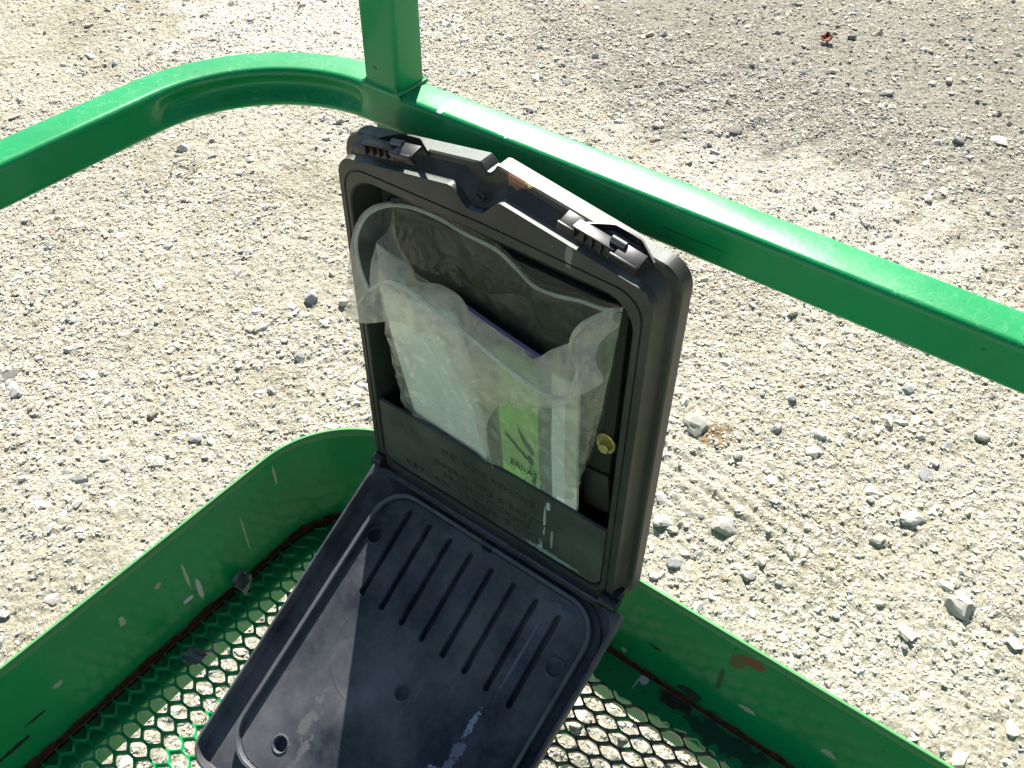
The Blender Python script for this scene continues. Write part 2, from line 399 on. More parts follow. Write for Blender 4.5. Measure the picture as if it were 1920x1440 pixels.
def stone_mat(name, attr=True, col=(.5, .5, .47)):
    m = NT(name); v = m.coord('Object')
    if attr:
        a = m.n('ShaderNodeVertexColor'); a.layer_name = 'tint'; base = a.outputs[0]
    else:
        base = m.mix(m.ramp(m.noise(70, 6, .7, v), [(.4, (0, 0, 0)), (.7, (1, 1, 1))]).outputs[0], tuple(x * .75 for x in col), col)
    d = m.ramp(m.noise(240, 4, .7, v), [(.35, (0, 0, 0)), (.7, (.45, .45, .45))]).outputs[0]
    m.l(m.mix(d, base, (.58, .54, .43)), m.b.inputs['Base Color'])
    m.b.inputs['Roughness'].default_value = .85; m.b.inputs['Specular IOR Level'].default_value = .3
    m.l(m.bump(m.noise(380, 5, .7, v), .9, .0025), m.b.inputs['Normal'])
    return m.m
gravel = link('loose_gravel', me, stone_mat('gravel_chips'))
tag(gravel, 'loose pale gravel chips scattered over the ground', 'gravel', kind='stuff')

# stones one can pick out
def big_stone(x, y, r, col, label, seed, flat=.6, elong=1.2, name='stone'):
    bm = bmesh.new(); bmesh.ops.create_icosphere(bm, subdivisions=3, radius=1)
    rs = random.Random(seed)
    planes = [(Vector((rs.gauss(0, 1), rs.gauss(0, 1), rs.gauss(0, 1))).normalized(), rs.uniform(.52, .84)) for _ in range(15)]
    for vtx in bm.verts:
        for n, d in planes:
            k = vtx.co.dot(n)
            if k > d: vtx.co -= n * (k - d)
        vtx.co += Vector((rs.gauss(0, 1), rs.gauss(0, 1), rs.gauss(0, 1))) * .022
        vtx.co.x *= elong; vtx.co.z *= flat
    me = bpy.data.meshes.new(name); bm.to_mesh(me); bm.free()
    me.polygons.foreach_set('use_smooth', [True] * len(me.polygons)); me.set_sharp_from_angle(angle=math.radians(14))
    o = link(name, me, stone_mat('stone_surface', False, col))
    o.scale = (r, r, r); o.rotation_euler = (rs.uniform(-.2, .2), rs.uniform(-.2, .2), rs.uniform(0, 6.28))
    z = GZ + float(ground_height(np.array([x]), np.array([y]))[0])
    o.location = (x, y, z + r * flat * .24)
    tag(o, label, 'stone', 'larger stones lying on the gravel'); return o
PALE_S = (.62, .61, .57); GREY = (.33, .35, .34); BLUE = (.32, .36, .39); DKG = (.13, .14, .14)
for k, a in enumerate([
    (-.7258, .155, .030, (.40, .41, .37), 'grey angular stone beside the brown soil patch right of the case', .55, 1.1),
    (-.6253, .6853, .027, PALE_S, 'largest white blocky stone, close to the right edge above the toe board', .8, 1.1),
    (-.5434, .3085, .024, (.50, .50, .48), 'pale grey chunky stone right of the lower half of the case', .6, 1.25),
    (-.5249, .6357, .017, PALE_S, 'white flat wedge stone just left of the largest white stone', .5, 1.3),
    (-.6724, .5317, .018, (.42, .41, .36), 'rounded grey pebble under the pale stone below the green rail', .7, 1.1),
    (-.7519, .5595, .022, (.55, .54, .50), 'pale broken stone with a dark hollow face in the right gravel', .6, 1.35),
    (-.8632, .543, .016, BLUE, 'small flat blue grey slate chip in the right gravel', .2, 1.1),
    (-.4244, .2758, .015, (.30, .34, .37), 'blue grey pebble right beside the lower right edge of the case', .55, .9),
    (-.8378, .35, .016, PALE_S, 'white brick shaped stone between the case and the rail', .6, 1.3),
    (-1.0248, .5929, .016, (.50, .49, .44), 'tan topped lump of stone just below the right end of the rail', .7, 1.2),
    (-.4868, .2216, .020, PALE_S, 'whitish rounded stone touching the case outline, above the blue grey pebble', .6, 1.0),
    (-.4768, .3889, .015, (.46, .47, .46), 'grey cube like stone above the right toe board', .8, 1.0),
    (-.5413, -.6919, .017, (.44, .47, .50), 'upright bluish stone left of the case at mid height', 1.0, .9),
    (-.0134, -.9961, .018, DKG, 'dark flat stone at the left edge below the rail', .4, 1.5),
    (-.3976, -.7226, .014, (.50, .48, .40), 'tan capped stone with dark shadow in the left gravel', .6, 1.2),
    (-.1254, -.5671, .014, PALE_S, 'bright white angular stone above the left toe board bend', .6, 1.2),
    (-.1152, -.6769, .011, (.36, .34, .28), 'brownish pitted pebble in the left gravel above the toe board', .8, 1.0),
    (-.3998, -.5771, .013, (.28, .31, .30), 'grey green pebble directly left of the plastic bag', .7, 1.1),
    (.2386, -.4735, .013, (.56, .55, .52), 'pale stone close above the left toe board edge', .6, 1.2),
    (-2.2174, -.0558, .021, (.26, .27, .28), 'dark grey stone near the top of the photo right of the post', .5, 1.3),
    (-1.7596, -.3053, .018, (.18, .17, .16), 'dark brown grey stone alone beyond the right rail', .5, 1.4),
    (-2.149, .2809, .025, PALE_S, 'white slab stone near the top right edge', .3, 1.5),
    (-2.0736, .1978, .018, (.20, .23, .26), 'dark blue stone beside the white slab near the top right edge', .6, 1.1)]):
    big_stone(a[0], a[1], a[2], a[3], a[4], 100 + k, a[5], a[6])
# curled leaf and wire loop on the gravel
def leaf(name, c, size, col, label, seed, curl=.5, rz=0):
    rs = random.Random(seed); V = []; F = []; n = 14; mrow = 8
    for i in range(n + 1):
        t = i / n; wdt = math.sin(math.pi * t ** .8) * (1 + .25 * math.sin(t * 23)) * .38
        for j in range(mrow + 1):
            s = (j / mrow - .5) * 2
            x = (t - .5); y = s * wdt
            V.append((x, y, curl * (s * s * .30 + .25 * (t - .5) ** 2) + .07 * math.sin(9 * t + 5 * s + seed)))
    for i in range(n):
        for j in range(mrow):
            a = i * (mrow + 1) + j; F.append((a, a + 1, a + mrow + 2, a + mrow + 1))
    me = mesh(name, V, F, True); o = link(name, me, simple(name + '_surface', col, .8, bumps=(220, .6, .002), var=.45, vscale=90))
    md = o.modifiers.new('t', 'SOLIDIFY'); md.thickness = .02
    o.scale = (size,) * 3; o.location = c; o.rotation_euler = (.2, .1, rz); tag(o, label, 'leaf'); return o
leaf('dry_leaf', (-2.427, -.334, GZ + .012), .05, (.26, .07, .04), 'small curled reddish brown leaf on the gravel near the top', 3, .7, .5)
leaf('dry_leaf', (.171, .020, .006), .026, (.34, .31, .25), 'crumpled grey brown leaf lying against the left toe board', 5, 1.9, .9)
leaf('dry_leaf', (.262, .040, .0035), .026, (.19, .20, .20), 'flat dull grey leaf scrap on the mesh floor', 9, .3, 2.4)
wl = []
for k in range(26):
    a = k / 25 * 5.6 + .6; rr = .030 + .0022 * math.sin(3 * a)
    wl.append((-.7108 + rr * math.cos(a) * 1.2, -1.3248 + rr * math.sin(a), GZ + .009 + .004 * math.sin(2 * a)))
o = tube('wire_loop', wl, .0012, simple('dull_wire', (.11, .11, .09), .6, .4), seg=6)
tag(o, 'thin bent wire loop lying on the gravel under the left rail', 'wire')

# ------------------------------------------------------------------ platform basket
basket = thing('platform_basket', 'bright green painted steel lift platform corner with rails, toe boards and mesh floor', 'lift platform')
W = .0326; H = .563
def lpath(ix, iy, r, L=1.0, R=1.75, seg=28):
    """inner-face line: along left side (y=iy) to the bend, then right side (x=ix). returns (point, outward normal, bend)"""
    out = []; cx, cy = ix + r, iy + r
    for t in np.linspace(L, cx + .012, 18): out.append((Vector((t, iy, 0)), Vector((0, -1, 0)), 0.))
    for k in range(seg + 1):
        a = math.pi / 2 * k / seg; b = math.sin(math.pi * k / seg) ** .45 if 0 < k < seg else 0.
        n = Vector((-math.sin(a), -math.cos(a), 0)); out.append((Vector((cx, cy, 0)) + n * r, n, b))
    for t in np.linspace(cy + .012, R, 22): out.append((Vector((ix, t, 0)), Vector((-1, 0, 0)), 0.))
    return out
def sweep(name, path, section, mat, parent, auto=35):
    loops = []
    for p, n, b in path: loops.append([p + n * o + Vector((0, 0, z)) for o, z in section(b)])
    return loft(name, loops, mat, parent, cap0=True, cap1=True, auto=auto)
def sq(w, h, z0, r, dent=0., o0=0.):
    def f(b):
        pts = []
        for cx, cy, a0 in ((w - r, h - r, 0), (r, h - r, 90), (r, r, 180), (w - r, r, 270)):
            for k in range(6):
                a = math.radians(a0 + k * 18); pts.append([cx + r * math.cos(a), cy + r * math.sin(a)])
            if a0 == 90:      # inner face: corner 2 -> corner 3, dented where the tube is bent
                for t in np.linspace(.06, .94, 11):
                    zz = h - r - (h - 2 * r) * t; d = math.sin(math.pi * t) ** 1.2
                    pts.append([dent * b * d, zz])
        return [(o0 + x, z0 + z) for x, z in pts]
    return f
sweep('mid_rail', lpath(0, 0, .110), sq(W, W, H - W, .0048, .0115), M_RAIL, basket, 50)
sweep('top_rail', lpath(0, 0, .110), sq(W, W, 1.10, .0048, .0), M_RAIL, basket, 50)
# corner post, square tube standing on the mid rail just after the bend
def vpost(name, x0, y0, z0, z1, wx, wy, mat, r=.0045):
    loops = []
    for z, e in ((z0, 0), (z1, 0)):
        l = []
        for cx, cy, a0 in ((x0 + wx - r, y0 + wy - r, 0), (x0 + r, y0 + wy - r, 90), (x0 + r, y0 + r, 180), (x0 + wx - r, y0 + r, 270)):
            for k in range(6):
                a = math.radians(a0 + k * 18); l.append(Vector((cx + r * math.cos(a), cy + r * math.sin(a), z)))
        loops.append(l)
    return loft(name, loops, mat, basket, cap0=True, cap1=True, auto=50)
vpost('corner_post', -.0322, .1115, H - .002, 1.102, .0310, .0345, M_POST)
vpost('lower_post', -.0322, .1155, -.006, H - W + .002, .0290, .0290, M_POST)
# weld bead round the post foot
wb = []
for k in range(41):
    t = k / 40 * 4; sgm = int(min(t, 3.999)); f = t - sgm
    cs = [(-.0010, .1110), (-.0010, .1463), (-.0325, .1463), (-.0325, .1110), (-.0010, .1110)]
    x = cs[sgm][0] * (1 - f) + cs[sgm + 1][0] * f; y = cs[sgm][1] * (1 - f) + cs[sgm + 1][1] * f
    wb.append((x, y, H + .0006))
tube('weld_bead', wb, [.0021 + .0004 * math.sin(k * 2.7) for k in range(41)], M_POST, basket, seg=8)
# flared cope of the post foot
bm = bmesh.new()
vs = [bm.verts.new(c) for c in ((.0004, .1080, H - .0015), (.0004, .1500, H - .0015), (.0008, .129, H - .017), (-.0016, .114, H + .006), (-.0016, .1440, H + .006))]
for f in ((0, 2, 1), (0, 1, 4, 3), (0, 3, 2), (1, 2, 4), (2, 3, 4)): bm.faces.new([vs[i] for i in f])
bmesh.ops.recalc_face_normals(bm, faces=bm.faces)
bmobj('weld_gusset', bm, M_POST, basket)
# toe board: thin sheet with a doubled lip on top
def toe_sec(b):
    return [(0, -.0062), (.0030, -.0062), (.0030, .1485), (.0024, .1500), (.0010, .1508), (-.0006, .1506), (-.0014, .1492), (-.0014, .1412), (-.0008, .1402), (0, .1399)]
sweep('toe_board', lpath(-.0095, .0087, .112), toe_sec, M_TOE, basket, 40)
# frame tube under the floor
def off_path(path, d): return [(p - n * d, n, b) for p, n, b in path]
sweep('floor_frame', lpath(.0195, .0348, .083), sq(W, .034, -.0405, .004), M_TUBE, basket, 50)
# flat edge strip along the right toe board and weld slag along the left
bm = bmesh.new()
ys = np.linspace(.12, 1.72, 260)
e1 = [(.021 + .004 * math.sin(y * 306.5) ** 2 - .003 * math.sin(y * 41), y) for y in ys]
top = [bm.verts.new((-.0092, y, .0004)) for x, y in e1]; t2 = [bm.verts.new((x, y, .0002)) for x, y in e1]; t3 = [bm.verts.new((x, y, -.0035)) for x, y in e1]
for i in range(len(ys) - 1):
    bm.faces.new((top[i], t2[i], t2[i + 1], top[i + 1])); bm.faces.new((t2[i], t3[i], t3[i + 1], t2[i + 1]))
edge_mat = green_paint('grimy_green_edge_strip', [((-.004, .4285, .001), (.006, .0045, .01), (.62, .60, .56), .25, 300), ((.003, .4235, .001), (.010, .0010, .01), (.5, .5, .46), .1, 300),
    ((-.003, .465, .001), (.010, .020, .01), (.03, .035, .022), .4, 90), ((.004, .53, .001), (.014, .05, .01), (.02, .07, .035), .5, 60)], wet=False, rough=.5, chips=False)
bmobj('edge_strip', bm, edge_mat, basket)
rust = simple('rusty_weld', (.085, .038, .018), .85, bumps=(200, .8, .003), var=.6, vscale=70)
pp = [p + Vector((0, 0, .0006)) for p, n, b in off_path(lpath(-.0095, .0087, .112, .62, .75, 20), .0008)]
pts = []
for a, b_ in zip(pp[:-1], pp[1:]):
    nseg = max(1, int((b_ - a).length / .004))
    for k in range(nseg): pts.append(a.lerp(b_, k / nseg))
tube('weld_seam', pts, [.0005 + .0007 * random.random() for _ in pts], rust, basket, seg=6)

# expanded metal floor: honeycomb built cell by cell, rings share their outer nodes
PX, PY = .0163, .0205
def expanded_mesh():
    V = []; F = []
    outer0 = []; bh = .0053     # half bond length (bonds run along y)
    hx = PX / 2; hy = PY / 2 + 0
    base = [(hx, -bh), (hx, bh), (0, PY - bh), (-hx, bh), (-hx, -bh), (0, -(PY - bh))]
    N = 24
    def resample(poly, n, start=0):
        pts = poly + [poly[0]]; seg = n // len(poly); out = []
        for i in range(len(poly)):
            for k in range(seg): f = k / seg; out.append((pts[i][0] * (1 - f) + pts[i + 1][0] * f, pts[i][1] * (1 - f) + pts[i + 1][1] * f))
        return out
    O = resample(base, N)
    w2 = .0013
    inner = [((hx - w2) * (1 if p[0] > 0 else -1) if abs(p[0]) > .001 else 0, p[1] * (1 - w2 / .0085) if abs(p[0]) > .001 else p[1] - math.copysign(w2 * 1.15, p[1])) for p in base]
    Iq = resample(inner, N)
    for _ in range(1):
        Iq = [((Iq[i - 1][0] + 3 * Iq[i][0] + Iq[(i + 1) % N][0]) / 5, (Iq[i - 1][1] + 3 * Iq[i][1] + Iq[(i + 1) % N][1]) / 5) for i in range(N)]
    def inside(x, y):
        cx, cy, r = .1025, .1207, .112
        if x < -.0075 + .012 and y > cy: return x > .004
        if x < cx and y < cy: return math.hypot(x - cx, y - cy) < r - .001
        return x > .004 and y > .0065
    for j in range(-1, 80):
        for i in range(-2, 66):
            cx = .3262 + PX / 2 + (i - 22) * PX + (PX / 2 if j % 2 else 0); cy = .0527 + (j - 2) * PY
            if not inside(cx, cy - .004) or cx > .98 or cy > 1.70: continue
            b0 = len(V); jz = random.uniform(-.0002, .0002)
            tl = .0015
            for (x, y) in O: V.append((cx + x, cy + y, 0.0))
            for (x, y) in Iq: V.append((cx + x, cy + y, -.0004 + tl * (y / .015) + jz))
            for (x, y) in Iq: V.append((cx + x * 1.03, cy + y * 1.02, -.0042 + tl * (y / .015)))
            for (x, y) in O: V.append((cx + x, cy + y, -.0046))
            for k in range(N):
                k2 = (k + 1) % N
                for r_ in range(3): F.append((b0 + r_ * N + k, b0 + r_ * N + k2, b0 + (r_ + 1) * N + k2, b0 + (r_ + 1) * N + k))
    return V, F
V_, F_ = expanded_mesh()
me = mesh('mesh_floor', V_, F_, True); me.set_sharp_from_angle(angle=math.radians(50))
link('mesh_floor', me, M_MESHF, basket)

# ------------------------------------------------------------------ document case
case = thing('document_case', 'black plastic manual case hung open inside the green rail corner, lid folded down', 'manual case', (.035, .268, .198))
CL = Vector(case.location)
def cpar(o):
    o.parent = case; o.matrix_parent_inverse = Matrix.Translation(-CL); return o
YC = .268
def gloop(x, y0, y1, z0, z1, gab, rt, rb, notch=0., nw=.018):
    P = []
    def topz(y):
        g = z1 + gab * (1 - abs(y - YC) / ((y1 - y0) / 2))
        if notch:
            d = abs(y - .2605) / nw
            if d < 1.35: g -= notch * (1 - float(smoothstep(np.array(d), .25, 1.35)))
        return g
    for t in np.linspace(y0 + rb, y1 - rb, 14): P.append((x, t, z0))
    for k in range(1, 8): a = math.radians(-90 + k * 90 / 8); P.append((x, y1 - rb + rb * math.cos(a), z0 + rb + rb * math.sin(a)))
    for t in np.linspace(z0 + rb, topz(y1 - rt) - rt, 12): P.append((x, y1, t))
    for k in range(1, 10): a = math.radians(k * 9); P.append((x, y1 - rt + rt * math.cos(a), topz(y1 - rt) - rt + rt * math.sin(a)))
    for t in np.linspace(y1 - rt, y0 + rt, 90): P.append((x, t, topz(t)))
    for k in range(1, 10): a = math.radians(90 + k * 9); P.append((x, y0 + rt + rt * math.cos(a), topz(y0 + rt) - rt + rt * math.sin(a)))
    for t in np.linspace(topz(y0 + rt) - rt, z0 + rb, 12): P.append((x, y0, t))
    for k in range(1, 8): a = math.radians(180 + k * 90 / 8); P.append((x, y0 + rb + rb * math.cos(a), z0 + rb + rb * math.sin(a)))
    return [Vector(p) for p in P]
BY0, BY1 = .1215, .4150
L_ = [gloop(.0185, BY0 + .004, BY1 - .004, .190, .5385, .024, .018, .012, .007, .0055),
      gloop(.0215, BY0, BY1, .187, .5430, .024, .020, .014, .007, .0055),
      gloop(.0342, BY0, BY1, .187, .5430, .0235, .020, .014, .007, .0055),
      gloop(.0358, BY0 + .0012, BY1 - .0012, .188, .5420, .0235, .020, .020, .008, .007),
      gloop(.0362, BY0 + .0050, BY1 - .0060, .189, .5385, .0235, .020, .014, .012, .014),
      gloop(.0446, BY0 + .0056, BY1 - .0100, .1875, .5314, .0228, .018, .012, .0165, .017),
      gloop(.0470, BY0 + .0056, BY1 - .0100, .1865, .5310, .0226, .018, .012, .0165, .017),
      gloop(.0509, BY0 + .0060, BY1 - .0104, .1870, .5307, .0225, .018, .012, .0165, .017),
      gloop(.0514, BY0 + .0066, BY1 - .0110, .1882, .5295, .0222, .017, .011, .0165, .017),
      gloop(.0514, .1325, .3985, .1915, .5272, .0025, .022, .014),
      gloop(.0500, .1329, .3981, .1919, .5268, .0025, .022, .014),
      gloop(.0500, .1337, .3973, .1927, .5260, .0025, .022, .014),
      gloop(.0514, .1341, .3969, .1931, .5256, .0025, .022, .014),
      gloop(.0514, .1372, .3928, .1960, .5195, .0010, .026, .014),
      gloop(.0506, .1382, .3918, .1968, .5185, .0010, .026, .014),
      gloop(.0480, .1390, .3910, .1972, .5178, .0010, .026, .014),
      gloop(.0240, .1440, .3860, .2020, .5130, .0, .022, .012)]
cpar(loft('case_shell', L_[:14], M_BOX, auto=28, cap0=True))
cpar(loft('cavity_liner', L_[13:], M_CAV, auto=28, cap1=True))
# raised back plate inside
bm = bmesh.new(); boxbm(bm, (.0265, .265, .405), (.009, .225, .175), bev=.003); cpar(bmobj('back_plate', bm, M_CAV))
bm = bmesh.new(); boxbm(bm, (.029, .368, .300), (.010, .026, .045), Matrix.Rotation(.12, 3, 'X'), .002); cpar(bmobj('bracket', bm, M_CAV))
# front pocket panel with dipped top edge
Vp = []; ys = np.linspace(.1395, .3905, 90)
def ptop(y): return .2790 - .0050 * math.exp(-((y - .262) / .013) ** 2)
def prof(y):
    zt = ptop(y); zb = .1985 + .010 * max(0, 1 - min(y - .1395, .3905 - y) / .010) ** 2
    return [(.0455, zb), (.0490, zb), (.0500, zb + .0010), (.0500, zt - .0035), (.0497, zt - .0012), (.0485, zt - .0002), (.0465, zt), (.0455, zt - .0015)]
cpar(loft('pocket_panel', [[Vector((x, y, z)) for x, z in prof(y)] for y in ys], M_PANEL, cap0=True, cap1=True, auto=40))
panel = bpy.data.objects['pocket_panel']
def text_mesh(name, s, size, ext):
    cu = bpy.data.curves.new(name, 'FONT'); cu.body = s; cu.size = size; cu.extrude = ext; cu.space_character = 1.12
    cu.offset = 0; to = bpy.data.objects.new(name + '_c', cu); COL.objects.link(to)
    dg = bpy.context.evaluated_depsgraph_get(); me = bpy.data.meshes.new_from_object(to.evaluated_get(dg))
    bpy.data.objects.remove(to); return me
def place_text(s, y0, z0, size, width, mat, parent, x=.0501, ext=.0006, name='moulded_lettering', rot=None):
    me = text_mesh(name, s, size, ext); co = np.empty(len(me.vertices) * 3, np.float32); me.vertices.foreach_get('co', co); co = co.reshape(-1, 3)
    wd = co[:, 0].max() - co[:, 0].min(); k = width / wd
    o = link(name, me, mat)
    bas = Matrix(((0, 0, 1, x), (k, 0, 0, y0), (0, 1, 0, z0), (0, 0, 0, 1)))
    if rot is not None: bas = bas @ Matrix.Rotation(rot, 4, 'Z')
    o.matrix_world = bas
    o.parent = parent; o.matrix_parent_inverse = parent.matrix_world.inverted() if False else Matrix.Identity(4)
    return o
M_LET = plastic('raised_plastic_letters', (.040, .045, .037), (.13, .14, .11), .5, .5, 40, .1, scratches=False)
for s, y0, z0, wd in (('DO NOT REMOVE', .2135, .2545, .104), ('OPERATORS & SAFETY', .2025, .2340, .130), ('FROM  MACHINE', .2145, .2145, .100),
                      ('RETURN ACCESS GUIDE', .1665, .2088 - .0085, .160)):
    if s.startswith('RETURN'): z0 = .2095; 
    place_text(s, y0, z0 if not s.startswith('FROM') else .2215, .0098 if not s.startswith('RET') else .0088, wd, M_LET, panel)
# small half moon tab mark on the panel
tube('tab_mark', [(.0502, .1715 + .006 * math.cos(a), .2600 + .006 * math.sin(a)) for a in np.linspace(-1.9, .9, 10)], .0005, M_LET, panel, seg=6)
# hinges
for (ya, yb) in ((.130, .141), (.396, .4125)):
    h = cpar(tube('hinge_barrel', [(.0545, ya, .1955), (.0545, (ya + yb) / 2, .1955), (.0545, yb, .1955)], .0072, M_LATCH, seg=16))
    bm = bmesh.new(); boxbm(bm, (.0455, (ya + yb) / 2, .1975), (.014, (yb - ya) * .86, .011), bev=.0015)
    k = bmobj('hinge_leaf', bm, M_LATCH); k.parent = h
bm = bmesh.new(); boxbm(bm, (.0515, .2685, .1868), (.0150, .262, .0036), Matrix.Rotation(.30, 3, 'Y'), .0010); cpar(bmobj('hinge_strip', bm, M_BOX))
# back bolt
t = []
def boltpt(y, z, x): return Vector((x, y, z))
by, bz = .3715, .3585
wsh = cpar(loft('washer', [[boltpt(by + r * math.cos(a), bz + r * 1.15 * math.sin(a), x) for a in np.linspace(0, 2 * math.pi, 28, endpoint=False)] for r, x in ((.0088, .0310), (.0088, .0330), (.0078, .0334), (.0056, .0326))], M_BRASS, cap1=True))
bh = loft('hex_head', [[boltpt(by + .001 + r * math.cos(a), bz - .001 + r * math.sin(a), x) for a in np.linspace(.3, .3 + 2 * math.pi, 6, endpoint=False)] for r, x in ((.0052, .0325), (.0052, .0378), (.0042, .0386))], M_BRASS, cap1=True, auto=20)
bh.parent = wsh
# lock hole plate in the notch
cpar(tube('lock_eyelet', [(.0438, .2600 + .0030 * math.cos(a), .5440 + .0030 * math.sin(a) * 1.0) for a in np.linspace(0, 2 * math.pi, 15)], .0011, M_LATCH, seg=6))

# latches on the top edge: built along +y, sloped with the gable
def latch(yc, flip):
    """each latch: housing, hook plate, strap, lever, pin"""
    sgn = -1 if yc < YC else 1
    ang = -sgn * math.atan(.164)
    zc = .5430 + .024 * (1 - abs(yc - YC) / .1467)
    R = Matrix.Rotation(ang, 3, 'X')
    T = Matrix.Translation(Vector((.0, yc, zc - .0006))) @ R.to_4x4() @ Matrix.Diagonal((1, 1, .78, 1))
    def mk(name, bm, parent=None, mat=M_LATCH):
        bm.transform(T); o = bmobj(name, bm, mat)
        if parent is None: cpar(o)
        else: o.parent = parent
        return o
    bm = bmesh.new()     # housing with side cheeks and ribs
    boxbm(bm, (.0440, -.004, -.004), (.010, .030, .010), bev=.0012)
    for y in (-.018, -.0105, -.004, .003, .0095): boxbm(bm, (.0490, y, -.002), (.0062, .0012, .0085), bev=.0004)
    boxbm(bm, (.0470, -.004, .0045), (.010, .032, .0022), bev=.0006)
    root = mk('latch', bm)
    bm = bmesh.new()     # hook plate tilted forward
    boxbm(bm, (.0535, .021, .0005), (.0026, .020, .0125), Matrix.Rotation(.45, 3, 'Y'), .0008)
    boxbm(bm, (.0490, .0225, .0062), (.0125, .0185, .0022), Matrix.Rotation(.30, 3, 'Y'), .0007)
    mk('hook_plate', bm, root)
    bm = bmesh.new()
    boxbm(bm, (.0445, -.0245, .0010), (.0120, .013, .0022), Matrix.Rotation(.35, 3, 'Y'), .0007)
    boxbm(bm, (.0500, -.0255, -.0040), (.0022, .0125, .0085), None, .0006)
    mk('tab', bm, root)
    # curved strap wall behind
    loops = []
    for t in np.linspace(0, 1, 17):
        y = -.0165 + t * .053; x = .0425 - .0125 * min(1, t / .3, (1 - t) / .35 + .12) ; h = .0050 + .0022 * math.sin(math.pi * t)
        loops.append([T @ Vector((x, y, -.0005)), T @ Vector((x + .0018, y, -.0005)), T @ Vector((x + .0018, y, h)), T @ Vector((x, y, h))])
    s = loft('strap', loops, M_LATCH, root, cap0=True, cap1=True)
    s2 = tube('latch_pin', [T @ Vector((.0455, y, .0078)) for y in (.006, .011, .0165)], .0029, simple('latch_pin_metal', (.12, .125, .13), .38, .5), root, seg=14)
latch(.1775, 1); latch(.3595, 1)

# ------------------------------------------------------------------ lid (tray seen from inside)
SL, YL = .326, .289          # length, width
LA = math.radians(30)
LO = Vector((.0560, .1295, .1900))
LM = Matrix(((math.cos(LA), 0, math.sin(LA), LO.x), (0, 1, 0, LO.y), (-math.sin(LA), 0, math.cos(LA), LO.z), (0, 0, 0, 1)))
def rrect(s, y, s0, s1, y0, y1, r):
    qx = np.abs(s - (s0 + s1) / 2) - (s1 - s0) / 2 + r; qy = np.abs(y - (y0 + y1) / 2) - (y1 - y0) / 2 + r
    return np.hypot(np.maximum(qx, 0), np.maximum(qy, 0)) + np.minimum(np.maximum(qx, qy), 0) - r
def lid_h(s, y):
    h = np.zeros_like(s) - .0010
    d = rrect(s, y, 0, SL, 0, YL, .022)                      # negative inside
    rim = smoothstep(-d, .0020, .0036)                       # 0 on rim, 1 inside
    h = h - .0125 * rim                                      # channel floor
    g = rrect(s, y, .0085, .3015, .0240, .2765, .034)        # gasket ring, distance
    h = h + .0070 * (1 - smoothstep(np.abs(g + .0022), .0014, .0026))
    inner = smoothstep(-g, .0038, .0052)
    h = h * (1 - inner) + (-.0105) * inner
    # second low step ring on the right side
    g2 = rrect(s, y, .0045, .3075, .012, .2845, .038)
    h = h + .0030 * (1 - smoothstep(np.abs(g2 + .001), .0006, .0015)) * (1 - inner) * rim * smoothstep(y, .15, .22)
    # slots
    for k in range(8):
        y0 = .0578 + k * .02585; s0 = .0218 + k * .0010; s1 = .1150 + k * .00085
        cy = y0 + (s - s0) * .024
        dd = np.hypot(np.maximum(np.maximum((s0 + .003) - s, s - (s1 - .003)), 0), y - cy)
        h = h - .0100 * (1 - smoothstep(dd, .0022, .0031))
    for (cs, cy, dp, rr) in ((.0611, .0385, -.0060, .0072), (.2673, .0731, -.0090, .0072), (.164, .1493, -.0050, .0072), (.0692, .2592, -.0022, .0078)):
        dd = np.hypot(s - cs, y - cy)
        h = h + dp * (1 - smoothstep(dd, rr - .0012, rr))
        h = h + .0009 * (1 - smoothstep(np.abs(dd - rr - .0008), .0003, .0013))
    # gap in the gasket near the middle of the hinge side
    gap = (1 - smoothstep(np.abs(y - .146), .0045, .0065)) * (1 - smoothstep(np.abs(s - .0106), .003, .006))
    h = h - .0040 * gap
    # moulded diagonal valley
    v1 = smoothstep((s - .128) * .26 - (y - .226) * 1.0 + .002, 0, .0018) * smoothstep(s, .124, .132)
    v2 = smoothstep((y - .2215) - (s - .128) * .62, 0, .002) * smoothstep(s, .126, .134)
    h = h + .0010 * smoothstep(s, .13, .19) * v2 * (1 - inner * 0)* inner
    rd = np.hypot(s - .150, y - .112); h = h + inner * .00018 * (1 - smoothstep(np.abs(rd - .050), .0004, .0014))* (s > .12)
    return h
ns, ny_ = 330, 400
ss = np.concatenate([np.linspace(0, SL - .022, 400), SL - .022 + .022 * np.sin(np.linspace(0, 1, 32)[1:] * math.pi / 2)])
SS = []; YY = []
for s in ss:
    r = .022; rt = .004
    ins = 0.
    if s > SL - r: ins = r - math.sqrt(max(0, r * r - (s - (SL - r)) ** 2))
    if s < rt: ins = max(ins, rt - math.sqrt(max(0, rt * rt - (rt - s) ** 2)))
    YY.append(np.linspace(ins, YL - ins, ny_)); SS.append(np.full(ny_, s))
SS = np.array(SS); YY = np.array(YY); HH = lid_h(SS, YY)
n1, n2 = SS.shape
V = np.stack([SS.ravel(), YY.ravel(), HH.ravel()], 1)
I = np.arange(n1 * n2).reshape(n1, n2)
F = [tuple(map(int, q)) for q in np.stack([I[:-1, :-1].ravel(), I[1:, :-1].ravel(), I[1:, 1:].ravel(), I[:-1, 1:].ravel()], 1)]
ring = list(I[0, :]) + list(I[1:, -1]) + list(I[-1, -2::-1]) + list(I[-2:0:-1, 0])
V = V.tolist(); nr = len(ring); cs, cy = SL / 2, YL / 2
for (dz, k) in ((-.0016, 1.004), (-.015, 1.004), (-.0185, .985)):
    for q in ring: V.append([cs + (V[q][0] - cs) * k, cy + (V[q][1] - cy) * k, dz])
b0 = n1 * n2
prev = [int(q) for q in ring]
